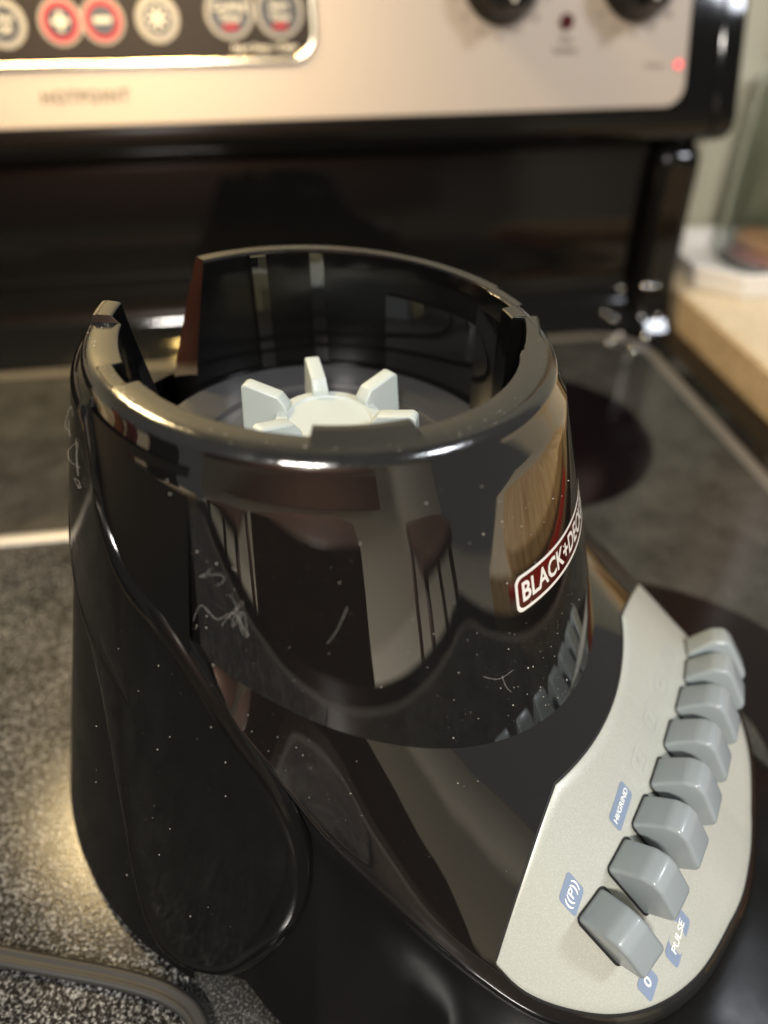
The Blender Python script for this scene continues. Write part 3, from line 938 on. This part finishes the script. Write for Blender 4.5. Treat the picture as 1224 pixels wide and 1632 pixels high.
# ------------------------------------------------------------------ dust and lint on the base
def dust_on(fn, count, rmin, rmax):
    bm = bmesh.new()
    for _ in range(count):
        p, nrm = fn()
        s_ = rmin + (rmax - rmin) * random.random() ** 7
        m_ = Matrix.Translation(p) @ Matrix.Rotation(random.random() * 6.28, 4, (random.random(), random.random(), 1)) @ Matrix.Diagonal((s_ * random.uniform(.6, 1.8), s_, s_, 1))
        bmesh.ops.create_icosphere(bm, subdivisions=1, radius=1.0, matrix=m_)
    return bm
def pt_collar(t0=-5, t1=95):
    t = random.uniform(t0, t1); zb = seam(t)[1] if t < 88 else .13
    zz = random.uniform(zb + .002, .170) if random.random() < .6 else random.uniform(zb + .002, zb + .035)
    r_ = r_col(t * DEG, zz)
    return Vector(WL(r_ * math.cos(t * DEG), r_ * math.sin(t * DEG), zz)), None
def pt_pad():
    t = random.uniform(76, 112); zz = random.uniform(.03, .125)
    r_ = r_cone(zz); return Vector(WL(r_ * math.cos(t * DEG), r_ * math.sin(t * DEG), zz)), None
def pt_rim():
    t = random.uniform(-30, 150); r_ = random.uniform(.0575, .0615)
    return Vector(WL(r_ * math.cos(t * DEG), r_ * math.sin(t * DEG), ZT + .0001)), None
def pt_apron():
    while True:
        t = random.uniform(20, 75); q = random.uniform(.1, .9)
        u, v, zs = seam_pt(t); rs = math.hypot(u, v); ro, zo = k_out(t)
        r_ = rs + (ro - rs) * q
        if abs(t) < 41 and r_ > pan_in(t) - .002: continue
        return Vector(W(r_ * math.cos(t * DEG), r_ * math.sin(t * DEG), loft_z(t, r_) + .0001)), None
def pt_seam():
    t = random.uniform(-5, 78); r_, zz = seam(t); zz += random.uniform(0, .0012); r_ = r_col(t * DEG, zz) + .0001
    return Vector(WL(r_ * math.cos(t * DEG), r_ * math.sin(t * DEG), zz)), None
for fn, c, r0, r1 in ((pt_collar, 420, .00003, .00020), (lambda: pt_collar(8, 28), 90, .00003, .00024), (pt_pad, 110, .00003, .00020), (pt_rim, 220, .00002, .00015), (pt_apron, 90, .00003, .00016)):
    bm_obj('dust', dust_on(fn, c, r0, r1), M['dust'], base, sharp=None, kind='stuff')

def lint(pts, r_=.00002, n=40):
    """A fibre lying on the collar: points given as (angle, height, lift)."""
    out = []
    for t, zz, l in spline(pts, n):
        rr__ = r_col(t * DEG, zz) + l
        out.append(WL(rr__ * math.cos(t * DEG), rr__ * math.sin(t * DEG), zz))
    return tube('lint_fibre', out, r_, M['lint'], base, 5)
def tangle(t, zz, span, hgt, n):
    p = []
    for i in range(n):
        p.append((t + random.uniform(-span, span), zz + random.uniform(-hgt, hgt), random.uniform(.0002, .0022)))
    return p
def loops(t, zz, w, h, ph, turns=2.4, n=120):
    p = []
    for q in np.linspace(0, 1, n):
        a = q * turns * 6.283 + ph
        p.append((t + w * (.6 * math.sin(a) + .35 * math.sin(2.3 * a + 1.1 * ph)) + 2.2 * (q - .5) * math.cos(ph),
                  zz + h * (.6 * math.cos(1.15 * a + ph) + .4 * math.sin(1.9 * a)) - .004 * (q - .5), .0004 + .0009 * (1 + math.sin(3 * a))))
    out = []
    for tt, z_, l in p:
        r__ = r_col(tt * DEG, z_) + l
        out.append(WL(r__ * math.cos(tt * DEG), r__ * math.sin(tt * DEG), z_))
    return tube('lint_fibre', out, .000017, M['lint'], base, 5)
loops(76.5, .1405, 2.0, .0045, .4, 1.3, 90); loops(75.0, .1370, 1.3, .0045, 3.7, .8, 60)
loops(81, .1480, 3.2, .0014, 1.3, .6, 50)
lint([(86, .1325, .0003), (83.5, .139, .0012), (80, .1375, .002), (77, .1395, .001), (75, .1355, .0004)], n=50)
lint([(56, .1445, .0005), (58, .139, .0010), (60, .1345, .0004)], n=24)
lint([(24, .1150, .0003), (28, .1155, .0010), (31, .1175, .0003)], n=24)
lint([(27, .1155, .0005), (26.5, .1120, .0010), (25, .1085, .0003)], n=24)
def loose(t, zz, span, hgt, n, out=.007):
    p = [(t + random.uniform(-span, span), zz + random.uniform(-hgt, hgt), random.uniform(.0002, out)) for _ in range(n)]
    q = []
    for tt, z_, l in spline(p, 16 * n):
        r__ = r_cone(z_) + l
        q.append(WL(r__ * math.cos(tt * DEG), r__ * math.sin(tt * DEG), z_))
    return tube('lint_fibre', q, .000017, M['lint'], base, 5)
loose(121, .1655, 3, .005, 6, .0035); loose(119.5, .1600, 3, .005, 7, .0030); loose(118, .1510, 1.5, .0018, 8, .0015)

# ------------------------------------------------------------------ side panel, room behind, and added props for the glossy shell to mirror
brd = slab('added_cutting_board', rrect(-.115, .115, -.17, .17, .05), 0, .018, M['board'], None, .002,  # added as the wood patch in the collar's mirror image
           label='golden wooden cutting board added on the counter for the glossy collar to mirror', cat='board')
brd.location = rp(.430, .195, .0207); brd.rotation_euler = (0, 0, YAW)
rd = box('added_red_strip', -.1185, -.1160, -.165, .12, -.0135, -.0045, M['added_red_plastic'], brd, .0008)  # added below the board to mirror as a red line
pnl = box('cabinet_side', .470, .50, .575, .66, .0207, .62, M['tan_wood'], None, .001,
          label='tan wooden upright panel behind the glass jar at the right edge', cat='panel')
pnl.location = rp(0, 0); pnl.rotation_euler = (0, 0, YAW)
btl = lathe('added_amber_bottle', [(.001, 0), (.036, 0), (.038, .003), (.038, .13), (.030, .155), (.014, .17), (.014, .195), (.001, .196)], M['amber'], None, 40,  # added for an amber patch at the left of the collar
            label='amber bottle added on the left counter for the glossy collar to mirror', cat='bottle')
btl.location = rp(-.585, .300, .0207)
cn1 = lathe('added_canister', [(.001, 0), (.034, 0), (.036, .003), (.036, .20), (.033, .205), (.001, .206)], M['maroon'], None, 40,  # added to mirror as a maroon stripe
            label='maroon container added on the left counter for the collar to mirror', cat='added_canister')
cn1.location = rp(-.570, .205, .0207)
cn2 = box('added_bread_bin', -.72, -.545, -.06, .10, .0207, .24, M['knob'], None, .012,  # added for a dark patch in the collar's reflection
          label='black bread bin added on the left counter for the collar to mirror', cat='bread bin')
cn2.location = rp(0, 0); cn2.rotation_euler = (0, 0, YAW)
def stool(x, y, rz, label):  # stools added for upright dark lines in the collar's reflection
    st_ = empty('added_stool', (x, y, -.90), rz, label=label, cat='stool')
    box('seat', -.17, .17, -.17, .17, .70, .735, M['dark_wood'], st_, .008)
    for sx in (-1, 1):
        for sy in (-1, 1):
            tube('added_stool_leg', [(sx * .19, sy * .19, 0), (sx * .14, sy * .14, .70)], .018, M['dark_wood'], st_, 8)
    for z_ in (.22, .40):
        tube('added_stool_rung', [(-.17, -.17, z_), (.17, -.17, z_)], .011, M['dark_wood'], st_, 6)
stool(.88, -.98, .3, 'dark wooden bar stool added on the right behind the viewer for the collar to mirror')
stool(-.85, -1.05, -.2, 'dark wooden bar stool added on the left behind the viewer for the collar to mirror')
wc = box('dark_mirror_box', -2.3, .95, -2.44, -2.10, .10, 1.30, M['dark_wood'], None, .006,  # added out of view to keep the backguard's reflection dark
         label='long dark brown box added behind the viewer to darken the black backguard', cat='dark box')
standin = box('dark_standin_block', -.36, .16, -1.55, -.66, -.90, -.005, M['dark_wood'], None, .004,  # added in place of a person, darkens the collar's middle
          label='dark brown block standing in for the person behind the viewer, added for the glossy collar to mirror', cat='stand-in block')
box('back_wall', -2.8, 2.8, -2.55, -2.45, -.9, 1.6, M['grey_wall'], None, kind='structure')
box('floor', -2.8, 2.8, -2.45, .70, -.95, -.90, M['floor'], None, kind='structure')
